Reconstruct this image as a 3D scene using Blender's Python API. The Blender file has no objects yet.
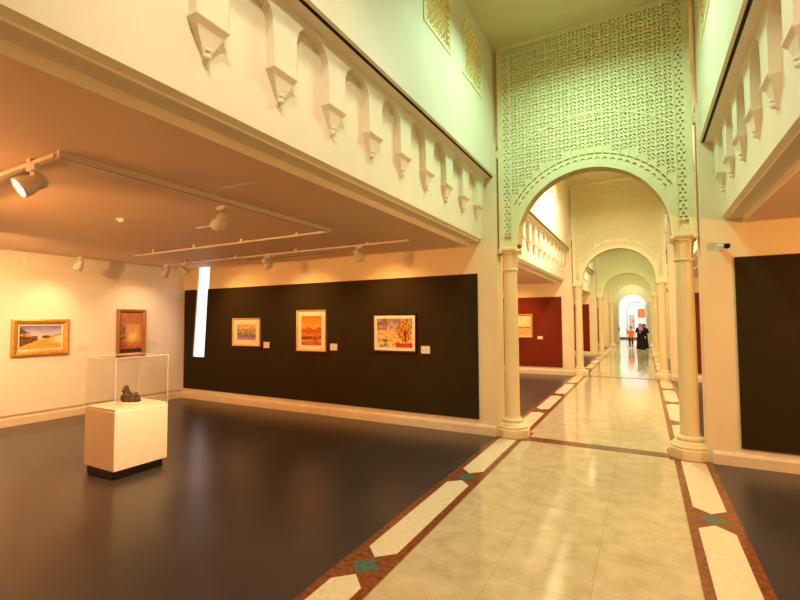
import bpy, bmesh, math, random
from mathutils import Vector, Matrix, noise as mnoise
from mathutils.geometry import tessellate_polygon
random.seed(7)
S = bpy.context.scene
COL = S.collection
PI = math.pi

# ------------------------------------------------------------------ helpers
def lin(r, g, b):
    f = lambda c: (c/255/12.92) if c/255 <= .04045 else ((c/255+.055)/1.055)**2.4
    return (f(r), f(g), f(b))

class MB:
    """collects geometry for one mesh object"""
    def __init__(s): s.v = []; s.f = []; s.m = []; s.sm = []
    def add(s, vs, fs, m=0, smooth=False):
        o = len(s.v); s.v += [tuple(p) for p in vs]
        for f in fs: s.f.append([o+i for i in f]); s.m.append(m); s.sm.append(smooth)
        return s
    def box(s, x0, x1, y0, y1, z0, z1, m=0):
        vs = [(x0,y0,z0),(x1,y0,z0),(x1,y1,z0),(x0,y1,z0),(x0,y0,z1),(x1,y0,z1),(x1,y1,z1),(x0,y1,z1)]
        return s.add(vs, [(0,3,2,1),(4,5,6,7),(0,1,5,4),(1,2,6,5),(2,3,7,6),(3,0,4,7)], m)
    def cbox(s, x0, x1, y0, y1, z0, z1, c=.005, m=0):
        """box with chamfered edges (convex hull of 24 points)"""
        bm = bmesh.new()
        for X, sx in ((x0,1),(x1,-1)):
            for Y, sy in ((y0,1),(y1,-1)):
                for Z, sz in ((z0,1),(z1,-1)):
                    bm.verts.new((X, Y+sy*c, Z+sz*c)); bm.verts.new((X+sx*c, Y, Z+sz*c)); bm.verts.new((X+sx*c, Y+sy*c, Z))
        bmesh.ops.convex_hull(bm, input=bm.verts)
        bm.verts.index_update()
        s.add([v.co[:] for v in bm.verts], [[v.index for v in f.verts] for f in bm.faces], m); bm.free(); return s
    def prism(s, pts, fn, a0, a1, m=0, smooth=False):
        """closed 2D outline extruded from a0 to a1; fn(u, v, a) -> xyz"""
        n = len(pts)
        tris = tessellate_polygon([[Vector((p[0], p[1], 0)) for p in pts]])
        A = sum(pts[i][0]*pts[(i+1)%n][1]-pts[(i+1)%n][0]*pts[i][1] for i in range(n))
        vs = [fn(p[0], p[1], a0) for p in pts]+[fn(p[0], p[1], a1) for p in pts]
        fs = [tuple(t) for t in tris]+[tuple(n+i for i in reversed(t)) for t in tris]
        s.add(vs, fs, m)
        s.add(vs, [(i, (i+1) % n, n+(i+1) % n, n+i) for i in range(n)], m, smooth)
        return s
    def tube(s, p, r, n=8, m=0, cap=True):
        """round tube through points p, radii r"""
        p = [Vector(q) for q in p]
        if not hasattr(r, '__len__'): r = [r]*len(p)
        rings = []; prev = None
        for i, q in enumerate(p):
            t = (p[min(i+1, len(p)-1)]-p[max(i-1, 0)]).normalized()
            if prev is None:
                a = t.cross(Vector((0,0,1)))
                if a.length < .01: a = t.cross(Vector((1,0,0)))
            else: a = prev-t*prev.dot(t)
            a.normalize(); prev = a; b = t.cross(a)
            rings.append([q+(a*math.cos(2*PI*k/n)+b*math.sin(2*PI*k/n))*r[i] for k in range(n)])
        vs = [v for R in rings for v in R]; fs = []
        for i in range(len(p)-1):
            for k in range(n): fs.append((i*n+k, i*n+(k+1) % n, (i+1)*n+(k+1) % n, (i+1)*n+k))
        s.add(vs, fs, m, True)
        if cap:
            s.add(rings[0], [tuple(reversed(range(n)))], m); s.add(rings[-1], [tuple(range(n))], m)
        return s
    def lathe(s, prof, n=24, m=0, c=(0,0,0), flute=0, sq=1.0, start=0.0, smooth=True):
        vs = []; fs = []
        for r, z in prof:
            for k in range(n):
                a = 2*PI*k/n+start; rr = r
                if flute: rr = r*(1-flute*(.5+.5*math.cos(PI*k)))
                vs.append((c[0]+rr*math.cos(a), c[1]+rr*math.sin(a)*sq, c[2]+z))
        for i in range(len(prof)-1):
            for k in range(n): fs.append((i*n+k, i*n+(k+1) % n, (i+1)*n+(k+1) % n, (i+1)*n+k))
        s.add(vs, fs, m, smooth)
        s.add(vs[:n], [tuple(reversed(range(n)))], m); s.add(vs[-n:], [tuple(range(n))], m)
        return s
    def xf(s, M):
        s.v = [tuple(M @ Vector(p)) for p in s.v]; return s
    def build(s, name, mats, parent=None, kind=None):
        me = bpy.data.meshes.new(name)
        me.from_pydata(s.v, [], s.f)
        if not isinstance(mats, (list, tuple)): mats = [mats]
        for q in mats: me.materials.append(q)
        me.polygons.foreach_set('material_index', s.m); me.polygons.foreach_set('use_smooth', s.sm)
        bm = bmesh.new(); bm.from_mesh(me); bmesh.ops.recalc_face_normals(bm, faces=bm.faces); bm.to_mesh(me); bm.free()
        me.update()
        o = bpy.data.objects.new(name, me); COL.objects.link(o)
        if parent is not None: o.parent = parent
        if kind: o['kind'] = kind
        return o

def empty(name, loc=(0,0,0), rz=0):
    o = bpy.data.objects.new(name, None); COL.objects.link(o); o.location = loc; o.rotation_euler = (0,0,rz)
    o.empty_display_size = .1
    return o
def tag(o, label=None, cat=None, group=None, kind=None):
    if label: o['label'] = label
    if cat: o['category'] = cat
    if group: o['group'] = group
    if kind: o['kind'] = kind
    return o
def copy_tree(o, parent=None):
    kids = [c for c in bpy.data.objects if c.parent is o]
    c = o.copy(); COL.objects.link(c)
    if parent is not None: c.parent = parent
    for k in kids: copy_tree(k, c)
    return c

# ------------------------------------------------------------------ materials
def mat(name, col, rough=.6, spec=.5, var=0., vscale=6., bump=0., bscale=40., metal=0., emit=None, estr=0., col2=None, stretch=None):
    m = bpy.data.materials.new(name); m.use_nodes = True
    nt = m.node_tree; b = nt.nodes['Principled BSDF']
    b.inputs['Base Color'].default_value = (*col, 1); b.inputs['Roughness'].default_value = rough
    b.inputs['Specular IOR Level'].default_value = spec; b.inputs['Metallic'].default_value = metal
    tc = nt.nodes.new('ShaderNodeTexCoord'); src = tc.outputs['Object']
    if stretch:
        mp = nt.nodes.new('ShaderNodeMapping'); mp.inputs['Scale'].default_value = stretch
        nt.links.new(src, mp.inputs['Vector']); src = mp.outputs['Vector']
    if var or col2:
        nz = nt.nodes.new('ShaderNodeTexNoise'); nz.inputs['Scale'].default_value = vscale; nz.inputs['Detail'].default_value = 5
        nt.links.new(src, nz.inputs['Vector'])
        rp = nt.nodes.new('ShaderNodeValToRGB')
        c2 = col2 or tuple(c*(1-var) for c in col)
        rp.color_ramp.elements[0].color = (*c2, 1); rp.color_ramp.elements[1].color = (*col, 1)
        rp.color_ramp.elements[0].position = .35; rp.color_ramp.elements[1].position = .65
        nt.links.new(nz.outputs['Fac'], rp.inputs['Fac']); nt.links.new(rp.outputs['Color'], b.inputs['Base Color'])
    if bump:
        n2 = nt.nodes.new('ShaderNodeTexNoise'); n2.inputs['Scale'].default_value = bscale; n2.inputs['Detail'].default_value = 3
        nt.links.new(src, n2.inputs['Vector'])
        bp = nt.nodes.new('ShaderNodeBump'); bp.inputs['Strength'].default_value = bump; bp.inputs['Distance'].default_value = .01
        nt.links.new(n2.outputs['Fac'], bp.inputs['Height']); nt.links.new(bp.outputs['Normal'], b.inputs['Normal'])
    if emit:
        b.inputs['Emission Color'].default_value = (*emit, 1); b.inputs['Emission Strength'].default_value = estr
    return m

CREAM = (.84, .74, .56)
M = {}
M['plaster'] = mat('cream_plaster', CREAM, .62, .4, var=.04, vscale=3, bump=.05, bscale=60)
M['pier'] = mat('warm_pier_plaster', (.85, .69, .43), .62, .4, var=.04, vscale=3, bump=.05, bscale=60)
M['stucco'] = mat('carved_stucco', (.83, .77, .44), .7, .3, var=.05, vscale=8, bump=.08, bscale=90)
M['ceiling'] = mat('ceiling_paint', (.80, .56, .38), .55, .35, var=.03, vscale=1.5)
M['nave_ceiling'] = mat('nave_ceiling_paint', (.74, .66, .36), .7, .3, var=.03, vscale=1.5)
M['column'] = mat('column_stone', (.86, .69, .39), .38, .5, var=.05, vscale=5)
M['skirting'] = mat('skirting_stone', (.82, .66, .46), .35, .5, var=.1, vscale=7)
M['whitewall'] = mat('white_display_wall', (.90, .81, .70), .65, .3, var=.02)
M['olive'] = mat('dark_olive_board', (.034, .021, .006), .8, .15, var=.1, vscale=4)
M['red'] = mat('deep_red_board', (.17, .017, .003), .75, .2, var=.08, vscale=4)
M['darkfloor'] = mat('dark_vinyl_floor', (.056, .042, .038), .28, .5, var=.12, vscale=2.5)
M['redmarble'] = mat('red_marble', (.27, .085, .026), .2, .5, vscale=26, col2=(.15, .038, .011))
M['greenmarble'] = mat('green_marble', (.10, .16, .12), .2, .5, vscale=30, col2=(.05, .10, .075))
M['hexmarble'] = mat('pale_marble', (.80, .68, .46), .2, .5, vscale=20, col2=(.72, .59, .37))
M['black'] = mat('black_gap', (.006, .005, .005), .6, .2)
M['blackbase'] = mat('black_plinth', (.006, .006, .006), .35, .4)
M['laminate'] = mat('white_laminate', (.86, .76, .62), .4, .4, var=.02)
M['gold'] = mat('gold_leaf_frame', (.72, .36, .07), .38, .5, var=.3, vscale=25, metal=.35)
M['palegold'] = mat('pale_gold_frame', (.78, .50, .16), .42, .5, var=.15, vscale=25, metal=.2)
M['wood'] = mat('brown_wood_frame', (.42, .16, .035), .4, .5, var=.35, vscale=9, stretch=(1, 1, .15))
M['darkwood'] = mat('dark_wood_frame', (.035, .014, .007), .4, .5, var=.2, vscale=12)
M['card_mat'] = mat('cream_mount', (.86, .80, .66), .8, .2)
M['card'] = mat('plaque_card', (.80, .70, .66), .7, .2)
M['metal'] = mat('white_track_metal', (.62, .55, .46), .4, .5)
M['lampbody'] = mat('lamp_housing', (.66, .60, .48), .4, .5)
M['lens'] = mat('lamp_lens', (.9, .8, .6), .2, .5, emit=(1, .84, .62), estr=22)
M['lens_dim'] = mat('lamp_lens_edge', (.9, .8, .6), .2, .5, emit=(1, .75, .45), estr=1.5)
M['daylight'] = mat('daylight_pane', (.8, .85, 1), .3, .3, emit=(.86, .90, 1), estr=1.15)
M['amber'] = mat('amber_glass', (.75, .50, .14), .3, .4, emit=(1, .66, .18), estr=.8, var=.4, vscale=9)
M['bronze'] = mat('dark_carving', (.075, .032, .020), .5, .5, var=.5, vscale=30, bump=.3, bscale=60)
M['dish'] = mat('pale_dish', (.80, .66, .45), .4, .4)
M['whiteroom'] = mat('white_room_paint', (.88, .88, .88), .7, .3)
M['greytrim'] = mat('grey_moulding', (.45, .43, .43), .6, .3)
M['orange'] = mat('orange_banner_cloth', (.85, .22, .03), .7, .3, var=.5, vscale=4)
M['skin'] = mat('skin', (.55, .32, .22), .5, .4)
M['hair'] = mat('black_hair', (.012, .01, .01), .5, .4)
M['abaya'] = mat('black_cloth', (.008, .008, .010), .75, .2, bump=.2, bscale=20)
M['mauve'] = mat('mauve_scarf', (.34, .17, .50), .8, .2)
M['beige'] = mat('beige_scarf', (.55, .36, .28), .8, .2)
M['shirt'] = mat('orange_shirt', (.80, .17, .015), .8, .2)
M['jeans'] = mat('dark_trousers', (.03, .035, .06), .8, .2)
M['shoe'] = mat('white_shoe', (.7, .7, .7), .6, .3)
M['cam_black'] = mat('camera_black', (.015, .015, .018), .25, .5)
M['cam_white'] = mat('camera_white', (.75, .72, .66), .4, .5)

def floor_marble():
    m = bpy.data.materials.new('beige_marble_tiles'); m.use_nodes = True
    nt = m.node_tree; b = nt.nodes['Principled BSDF']; N = nt.nodes.new; L = nt.links.new
    tc = N('ShaderNodeTexCoord')
    nz = N('ShaderNodeTexNoise'); nz.inputs['Scale'].default_value = 5; nz.inputs['Detail'].default_value = 9; nz.inputs['Roughness'].default_value = .68
    L(tc.outputs['Object'], nz.inputs['Vector'])
    r1 = N('ShaderNodeValToRGB'); r1.color_ramp.elements[0].color = (.54, .42, .24, 1); r1.color_ramp.elements[1].color = (.65, .53, .33, 1)
    r1.color_ramp.elements[0].position = .36; r1.color_ramp.elements[1].position = .6
    L(nz.outputs['Fac'], r1.inputs['Fac'])
    n2 = N('ShaderNodeTexNoise'); n2.inputs['Scale'].default_value = 38; n2.inputs['Detail'].default_value = 4
    L(tc.outputs['Object'], n2.inputs['Vector'])
    r2 = N('ShaderNodeValToRGB'); r2.color_ramp.elements[0].color = (.55, .42, .26, 1); r2.color_ramp.elements[1].color = (1, 1, 1, 1)
    r2.color_ramp.elements[0].position = .30; r2.color_ramp.elements[1].position = .40
    L(n2.outputs['Fac'], r2.inputs['Fac'])
    mx = N('ShaderNodeMix'); mx.data_type = 'RGBA'; mx.blend_type = 'MULTIPLY'; mx.inputs[0].default_value = .35
    L(r1.outputs['Color'], mx.inputs[6]); L(r2.outputs['Color'], mx.inputs[7])
    br = N('ShaderNodeTexBrick'); br.offset = .5
    br.inputs['Color1'].default_value = (1, 1, 1, 1); br.inputs['Color2'].default_value = (.97, .965, .95, 1); br.inputs['Mortar'].default_value = (.80, .74, .64, 1)
    br.inputs['Scale'].default_value = 1; br.inputs['Mortar Size'].default_value = .0035; br.inputs['Brick Width'].default_value = 1.45; br.inputs['Row Height'].default_value = .66
    mp = N('ShaderNodeMapping'); mp.inputs['Rotation'].default_value = (0, 0, PI/2); mp.inputs['Location'].default_value = (.3, .36, 0)
    L(tc.outputs['Object'], mp.inputs['Vector']); L(mp.outputs['Vector'], br.inputs['Vector'])
    m2 = N('ShaderNodeMix'); m2.data_type = 'RGBA'; m2.blend_type = 'MULTIPLY'; m2.inputs[0].default_value = 1
    L(mx.outputs[2], m2.inputs[6]); L(br.outputs['Color'], m2.inputs[7]); L(m2.outputs[2], b.inputs['Base Color'])
    b.inputs['Roughness'].default_value = .09; b.inputs['Specular IOR Level'].default_value = .75
    return m
M['marble'] = floor_marble()

def glass_mat():
    m = bpy.data.materials.new('clear_glass'); m.use_nodes = True
    nt = m.node_tree; nt.nodes.clear(); N = nt.nodes.new; L = nt.links.new
    o = N('ShaderNodeOutputMaterial'); t = N('ShaderNodeBsdfTransparent'); g = N('ShaderNodeBsdfGlossy'); f = N('ShaderNodeLayerWeight'); f.inputs['Blend'].default_value = .5; pw = N('ShaderNodeMath'); pw.operation = 'POWER'; pw.inputs[1].default_value = 4; ad = N('ShaderNodeMath'); ad.operation = 'MULTIPLY_ADD'; ad.inputs[1].default_value = .6; ad.inputs[2].default_value = .025; mx = N('ShaderNodeMixShader')
    t.inputs['Color'].default_value = (.985, .985, .98, 1); g.inputs['Roughness'].default_value = .02
    L(f.outputs['Facing'], pw.inputs[0]); L(pw.outputs[0], ad.inputs[0]); L(ad.outputs[0], mx.inputs[0]); L(t.outputs[0], mx.inputs[1]); L(g.outputs[0], mx.inputs[2]); L(mx.outputs[0], o.inputs[0])
    return m
M['glass'] = glass_mat()
M['glassedge'] = mat('glass_edge', (.85, .75, .6), .15, .6)

def paint_mat():
    m = bpy.data.materials.new('painted_canvas'); m.use_nodes = True
    nt = m.node_tree; b = nt.nodes['Principled BSDF']
    a = nt.nodes.new('ShaderNodeAttribute'); a.attribute_name = 'paint'
    nt.links.new(a.outputs['Color'], b.inputs['Base Color']); b.inputs['Roughness'].default_value = .5
    return m
M['paint'] = paint_mat()

# ------------------------------------------------------------------ key dimensions (metres)
CX = -.69            # nave axis
LW, RW = -9.95, 6.0  # outer walls
PITCH = 8.6; NB = 4
YB = -1.6            # near end
YW = 7.0             # first cross wall face
YEND = 38.2
PL, PR = -2.06, .68  # pier edges
ZC = 3.07            # gallery ceiling
ZN = 6.34            # nave ceiling
AL, AR = -2.235, .855  # arcade band face
BL, BR = -2.31, .93  # recess face
UL, UR = -2.09, .71  # upper wall face
def zceil(x): return ZC + max(0, (-2.5-x))*.010

# ------------------------------------------------------------------ floor
fb = MB()
Y1 = 46.5
fb.add([(LW,YB,0),(-2.093,YB,0),(-2.093,YEND,0),(LW,YEND,0)], [(0,1,2,3)], 0)
fb.add([(.724,YB,0),(RW,YB,0),(RW,YEND,0),(.724,YEND,0)], [(0,1,2,3)], 0)
fb.add([(-1.684,YB,0),(.304,YB,0),(.304,YEND,0),(-1.684,YEND,0)], [(0,1,2,3)], 1)
fb.add([(-4,YEND,0),(3,YEND,0),(3,Y1,0),(-4,Y1,0)], [(0,1,2,3)], 1)
def strip(x0, x1):
    fb.add([(x0,YB,0),(x1,YB,0),(x1,YEND,0),(x0,YEND,0)], [(0,1,2,3)], 2)
    xa, xb, xm = x0+.072, x1-.078, (x0+x1)/2
    xm = (xa+xb)/2; z = .0012
    d0 = 7.18-2.15*5
    ys = [d0+2.15*i for i in range(30) if d0+2.15*i < YEND]
    for i, y in enumerate(ys):
        col = (i-5) % 4 == 0 and i >= 5           # a column stands here
        if not col:
            fb.add([(xm-.122,y,z),(xm,y-.122,z),(xm+.122,y,z),(xm,y+.122,z)], [(0,1,2,3)], 3)
        if i+1 < len(ys):
            col2 = (i+1-5) % 4 == 0 and i+1 >= 5
            ya = y+(.235 if col else .255); yb = ys[i+1]-(.235 if col2 else .255)
            pts = [(xa,ya,z)]
            if not col: pts.append((xm, ya-.125, z))
            pts += [(xb,ya,z),(xb,yb,z)]
            if not col2: pts.append((xm, yb+.125, z))
            pts.append((xa,yb,z))
            fb.add(pts, [tuple(range(len(pts)))], 4)
strip(-2.093, -1.684); strip(.304, .724)
for k in range(NB):
    y = 7.06+PITCH*k
    fb.add([(-1.7,y-.12,.001),(.32,y-.12,.001),(.32,y+.13,.001),(-1.7,y+.13,.001)], [(0,1,2,3)], 2)
    fb.add([(CX-.2,y+.005,.002),(CX,y-.07,.002),(CX+.2,y+.005,.002),(CX,y+.08,.002)], [(0,1,2,3)], 3)
    for cx in (-1.885, .505):       # red surround under each column base
        fb.add([(cx-.265,y-.165,.0015),(cx+.265,y-.165,.0015),(cx+.265,y+.40,.0015),(cx-.265,y+.40,.0015)], [(0,1,2,3)], 2)
fb.build('floor', [M['darkfloor'], M['marble'], M['redmarble'], M['greenmarble'], M['hexmarble']], kind='structure')

# ------------------------------------------------------------------ shell: outer walls, ceilings
MB().box(LW-.2, LW, YB, YEND, 0, 3.4).build('wall_left', M['plaster'], kind='structure')
MB().box(RW, RW+.2, YB, YEND, 0, 3.4).build('wall_right', M['plaster'], kind='structure')
w = MB().box(LW-.2, RW+.2, YB-.2, YB, 0, 6.6); w.build('wall_near', M['plaster'], kind='structure')
def gallery_ceiling(side):
    b = MB()
    x_in = BL-.22 if side < 0 else BR+.22
    xo = LW if side < 0 else RW
    for k in range(NB):
        y0 = YB if k == 0 else YW+PITCH*(k-1)+.35
        y1 = YW+PITCH*k
        z0, z1 = zceil(x_in), zceil(xo)
        b.add([(x_in,y0,z0),(xo,y0,z1),(xo,y1,z1),(x_in,y1,z0),(x_in,y0,z0+.35),(xo,y0,z1+.35),(xo,y1,z1+.35),(x_in,y1,z0+.35)],
              [(0,1,2,3),(4,7,6,5),(0,4,5,1),(1,5,6,2),(2,6,7,3),(3,7,4,0)])
    return b
gallery_ceiling(-1).build('ceiling_gallery_left', M['ceiling'], kind='structure')
gallery_ceiling(1).build('ceiling_gallery_right', M['ceiling'], kind='structure')
MB().box(-2.6, 1.25, YB, YEND, ZN, ZN+.2).build('ceiling_nave', M['nave_ceiling'], kind='structure')

# ------------------------------------------------------------------ nave side walls: parapet with a corbelled blind arcade, ledge, upper wall
CORB = [1.734+.622*i for i in range(-5, 9)]
ZCB, ZSP, RA = 3.66, 3.945, .19       # corbel top, spring line, arch radius
def nave_side(side, k):
    y0 = YB if k == 0 else YW+PITCH*(k-1)+.35
    y1 = YW+PITCH*k
    sgn = side                          # -1 left, +1 right
    bx, ax, ux = (BL, AL, UL) if side < 0 else (BR, AR, UR)
    off = PITCH*k
    P = lambda a, z, y: (a, y, z)
    root = MB()
    # recess wall + soffit + inner fascia
    o = .22*sgn
    prof = [(bx,3.175),(bx,4.29),(bx+.5*sgn,4.29),(bx+.5*sgn,3.3),(bx+o,3.3),(bx+o,zceil(bx+o)-.0),(bx+o-.012*sgn,zceil(bx+o)-.005),(bx+o-.012*sgn,3.135),(bx+.05*sgn,3.135),(bx+.05*sgn,3.15)]
    root.prism(prof, lambda u, v, a: (u, a, v), y0, y1)
    wall = root.build('wall_parapet_'+('left' if side < 0 else 'right'), M['plaster'], kind='structure')
    # arcade band: sheet pierced by round-headed arches, resting on corbels
    b = MB()
    cs = [c+off for c in CORB if 1.5 < c+off < y1-.2] if k == 0 else [c+off for c in CORB if y0+.25 < c+off]
    lo = y0; out = [(y0,4.18),(y0,ZCB)]
    hp = .11
    if cs[0]-.311-RA-.02 > y0:
        pass
    else:
        out = [(y0,4.18)]
    first = True
    if out[-1][1] == ZCB:
        a0 = cs[0]-.622+hp
        if a0 > y0: out.append((a0, ZCB))
        else: out.pop()
    for i, c in enumerate(cs):
        if i > 0 or out[-1][1] == ZCB:
            ac = c-.311
            pts = [(ac-RA*math.cos(t), ZSP+RA*math.sin(t)) for t in [PI*j/16 for j in range(17)]]
            out += pts
        elif len(out) == 1: out.append((c-hp, 4.18))
        out += [(c-hp, ZCB), (c+hp, ZCB)]
    ac = cs[-1]+.311
    if ac+RA < y1-.02:
        out += [(ac-RA*math.cos(t), ZSP+RA*math.sin(t)) for t in [PI*j/16 for j in range(17)]]
        out += [(ac+RA, ZCB), (y1, ZCB)]
    out.append((y1, 4.18))
    cl = []
    for q in out:
        if not cl or (abs(q[0]-cl[-1][0])+abs(q[1]-cl[-1][1])) > 1e-4: cl.append(q)
    b.prism(cl, lambda u, v, a: (a, u, v), ax, bx)
    # ledge above the arches: sloping underside, black shadow gap, lip, then the upper wall
    s = -sgn
    led = [(ax,4.17),(ax+.092*s,4.188),(ax+.092*s,4.30),(bx,4.30),(bx,4.17)]
    b.prism(led, lambda u, v, a: (u, a, v), y0, y1)
    b.build('arcade_band', M['plaster'], wall)
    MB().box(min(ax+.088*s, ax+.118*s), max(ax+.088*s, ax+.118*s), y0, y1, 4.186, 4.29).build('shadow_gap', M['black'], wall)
    lip = [(ax+.116*s,4.190),(ux,4.204),(ux,4.30),(ax+.116*s,4.30)]
    MB().prism(lip, lambda u, v, a: (u, a, v), y0, y1).build('ledge_lip', M['plaster'], wall)
    # corbels
    for c in cs:
        q = MB(); d = abs(ax-bx)
        hw = .122; pr = d+.012
        f = lambda x, y, z: (bx+s*x, c+y, z)
        rows = [(hw,pr,0),(hw,pr,-.018),(.098,.060,-.055),(.026,.026,-.19),(.010,.012,-.245)]
        vs = []
        for (a_, p_, z_) in rows: vs += [f(0,-a_,ZCB+z_),f(p_,-a_,ZCB+z_),f(p_,a_,ZCB+z_),f(0,a_,ZCB+z_)]
        fs = [(0,1,2,3)]+[(4*i+j, 4*i+j+1, 4*i+j+5, 4*i+j+4) for i in range(4) for j in range(3)]+[(16,17,18,19)]
        q.add(vs, fs)
        q.lathe([(.006,-.235),(.020,-.225),(.024,-.210),(.020,-.196),(.008,-.188)], 12, c=f(.030,0,ZCB))
        q.lathe([(.006,-.188),(.016,-.180),(.018,-.170),(.014,-.160),(.006,-.156)], 10, c=f(.040,0,ZCB))
        q.build('corbel', M['plaster'], wall)
    # upper wall with arched window openings
    up = MB()
    zl, zh = 4.30, ZN
    wins = []
    hwid, zb, zs, ztop = .40, 5.24, 5.80, 6.20
    for j in range(7):
        yc = 6.03-1.245*j+PITCH*k
        if y0+.5 < yc < y1-.3: wins.append(yc)
    wins.sort()
    def arch_pts(yc, hw, z0_, zs_, zt_, n=14):
        p = [(yc-hw, z0_)]
        for j in range(n+1):
            t = PI*j/n; p.append((yc-hw*math.cos(t), zs_+(zt_-zs_)*math.sin(t)))
        p.append((yc+hw, z0_)); return p
    edges = [y0]+sum([[yc-hwid, yc+hwid] for yc in wins], [])+[y1]
    xo = ux+.30*sgn
    for j in range(0, len(edges), 2):
        up.box(min(ux,xo), max(ux,xo), edges[j], edges[j+1], zl, zh)
    for yc in wins:
        up.box(min(ux,xo), max(ux,xo), yc-hwid, yc+hwid, zl, zb)
        a = arch_pts(yc, hwid, zb, zs, ztop)
        up.prism([(yc-hwid, zh)]+a[1:-1]+[(yc+hwid, zh)], lambda u, v, q: (q, u, v), ux, xo)
    up.build('wall_upper_'+('left' if side < 0 else 'right'), M['plaster'], kind='structure')
    # carved windows in the openings
    for yc in wins:
        if k == 0 and yc < 2.5: continue
        g = MB(); s_ = s
        def inside(u, v, pad):
            if abs(u-yc) > hwid-pad or v < zb+pad: return False
            if v < zs: return True
            return ((u-yc)/(hwid-pad))**2+((v-zs)/(ztop-zs-pad))**2 < 1
        o1 = arch_pts(yc, hwid, zb, zs, ztop); i1 = arch_pts(yc, hwid-.05, zb+.05, zs, ztop-.05)
        g.prism(o1+[i1[-1]]+i1[::-1][1:]+[], lambda u, v, q: (q, u, v), ux+.012*s_, ux-.06*s_)
        g.prism([(yc-hwid,zb),(yc+hwid,zb),(yc+hwid-.05,zb+.05),(yc-hwid+.05,zb+.05)], lambda u, v, q: (q, u, v), ux+.012*s_, ux-.06*s_)
        # dotted border blocks
        n = 12
        per = []
        for j in range(10): per.append((yc-hwid+.045+.08*j+.02, zb+.075))
        for j in range(6): per += [(yc-hwid+.075, zb+.16+.085*j), (yc+hwid-.075, zb+.16+.085*j)]
        for j in range(1, 14):
            t = PI*j/14; per.append((yc-(hwid-.075)*math.cos(t), zs+(ztop-zs-.075)*math.sin(t)))
        for (u, v) in per:
            g.box(min(ux-.03*s_, ux+.004*s_), max(ux-.03*s_, ux+.004*s_), u-.022, u+.022, v-.022, v+.022)
        # diagonal lattice
        st = .105; bw = .011
        for d in range(-14, 15):
            for dirn in (1, -1):
                seg = None
                for q in range(-70, 71):
                    u = yc+q*.0125; v = (zb+zs)/2+.1+dirn*(q*.0125)*1.25+d*st*1.3
                    if inside(u, v, .095):
                        if seg is None: seg = [(u, v), (u, v)]
                        seg[1] = (u, v)
                if seg and seg[0] != seg[1]:
                    (ua, va), (ub, vb) = seg
                    g.prism([(ua,va-bw*1.5),(ub,vb-bw*1.5),(ub,vb+bw*1.5),(ua,va+bw*1.5)], lambda u, v, q: (q, u, v), ux-.012*s_, ux-.05*s_)
        fr = g.build('window_frame_grille', M['stucco'], kind='structure')
        fr.name = 'window_%d' % (len([o for o in bpy.data.objects if o.name.startswith('window_')]))
        pn = MB().prism(o1, lambda u, v, q: (q, u, v), ux-.06*s_, ux-.075*s_)
        pn.build('pane', M['amber'], fr)
for k in range(NB):
    nave_side(-1, k); nave_side(1, k)

# ------------------------------------------------------------------ cross walls, skirting, display boards
SLX = (-9.50, -9.10)    # daylight slit in the first left cross wall
for k in range(NB):
    y = YW+PITCH*k; yb = y+.35
    b = MB()
    if k == 0:
        fw = lambda u, v, a: (u, a, v)
        b.prism([(LW,0),(-9.56,0),(-9.56,1),(-9.37,3.42),(LW,3.42)], fw, y, yb); b.prism([(PL,0),(-9.12,0),(-9.12,1),(-8.97,3.42),(PL,3.42)], fw, y, yb); b.box(-9.56, -9.12, y, yb, 0, 1.0)
    else: b.box(LW, PL, y, yb, 0, 3.42)
    b.box(-2.62, PL, y, yb, 3.42, 4.74); b.box(-2.62, UL, y, yb, 4.74, ZN)
    b.build('wall_cross_left', M['pier'], kind='structure')
    b = MB().box(PR, RW, y, yb, 0, 3.42).box(PR, 1.3, y, yb, 3.42, 4.74).box(UR, 1.3, y, yb, 4.74, ZN)
    b.build('wall_cross_right', M['pier'], kind='structure')
    # skirting: stone kerb with sloping top
    def kerb(x0, x1, nm):
        pr = [(y, .0),(y-.055, .0),(y-.055,.125),(y-.045,.14),(y, .16)]
        MB().prism(pr, lambda u, v, a: (a, u, v), x0, x1).build(nm, M['skirting'], kind='structure')
    kerb(LW, -2.10, 'baseboard_back_left'); kerb(.73, RW, 'baseboard_back_right')
    if k == 0:
        o = MB().prism([(-9.86,.237),(-2.385,.237),(-2.385,2.61),(-9.02,2.61),(-9.12,1),(-9.56,1),(-9.433,2.61),(-9.86,2.61)], lambda u, v, a: (u, a, v), y-.03, y)
        o.build('wall_panel_back_left', M['olive'], kind='structure')
        MB().box(1.035, 5.4, y-.03, y, .225, 2.63).build('wall_panel_back_right', M['olive'], kind='structure')
    else:
        MB().box(-9.5, -2.40, y-.03, y, .25, 2.61).build('wall_panel_red_left', M['red'], kind='structure')
        MB().box(1.03, 5.4, y-.03, y, .25, 2.61).build('wall_panel_red_right', M['red'], kind='structure')
kb = [(LW,0),(LW+.055,0),(LW+.055,.125),(LW+.045,.14),(LW,.16)]
b = MB()
for k in range(NB):
    b.prism(kb, lambda u, v, a: (u, a, v), YB if k == 0 else YW+PITCH*(k-1)+.35, YW+PITCH*k-.055)
b.build('baseboard_left', M['skirting'], kind='structure')
# daylight slit window
f = MB().prism([(-9.56,1),(-9.12,1),(-8.97,3.42),(-9.37,3.42)], lambda u, v, a: (u, a, v), YW+.03, YW+.05).build('window_slit', M['daylight'], kind='structure')
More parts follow.
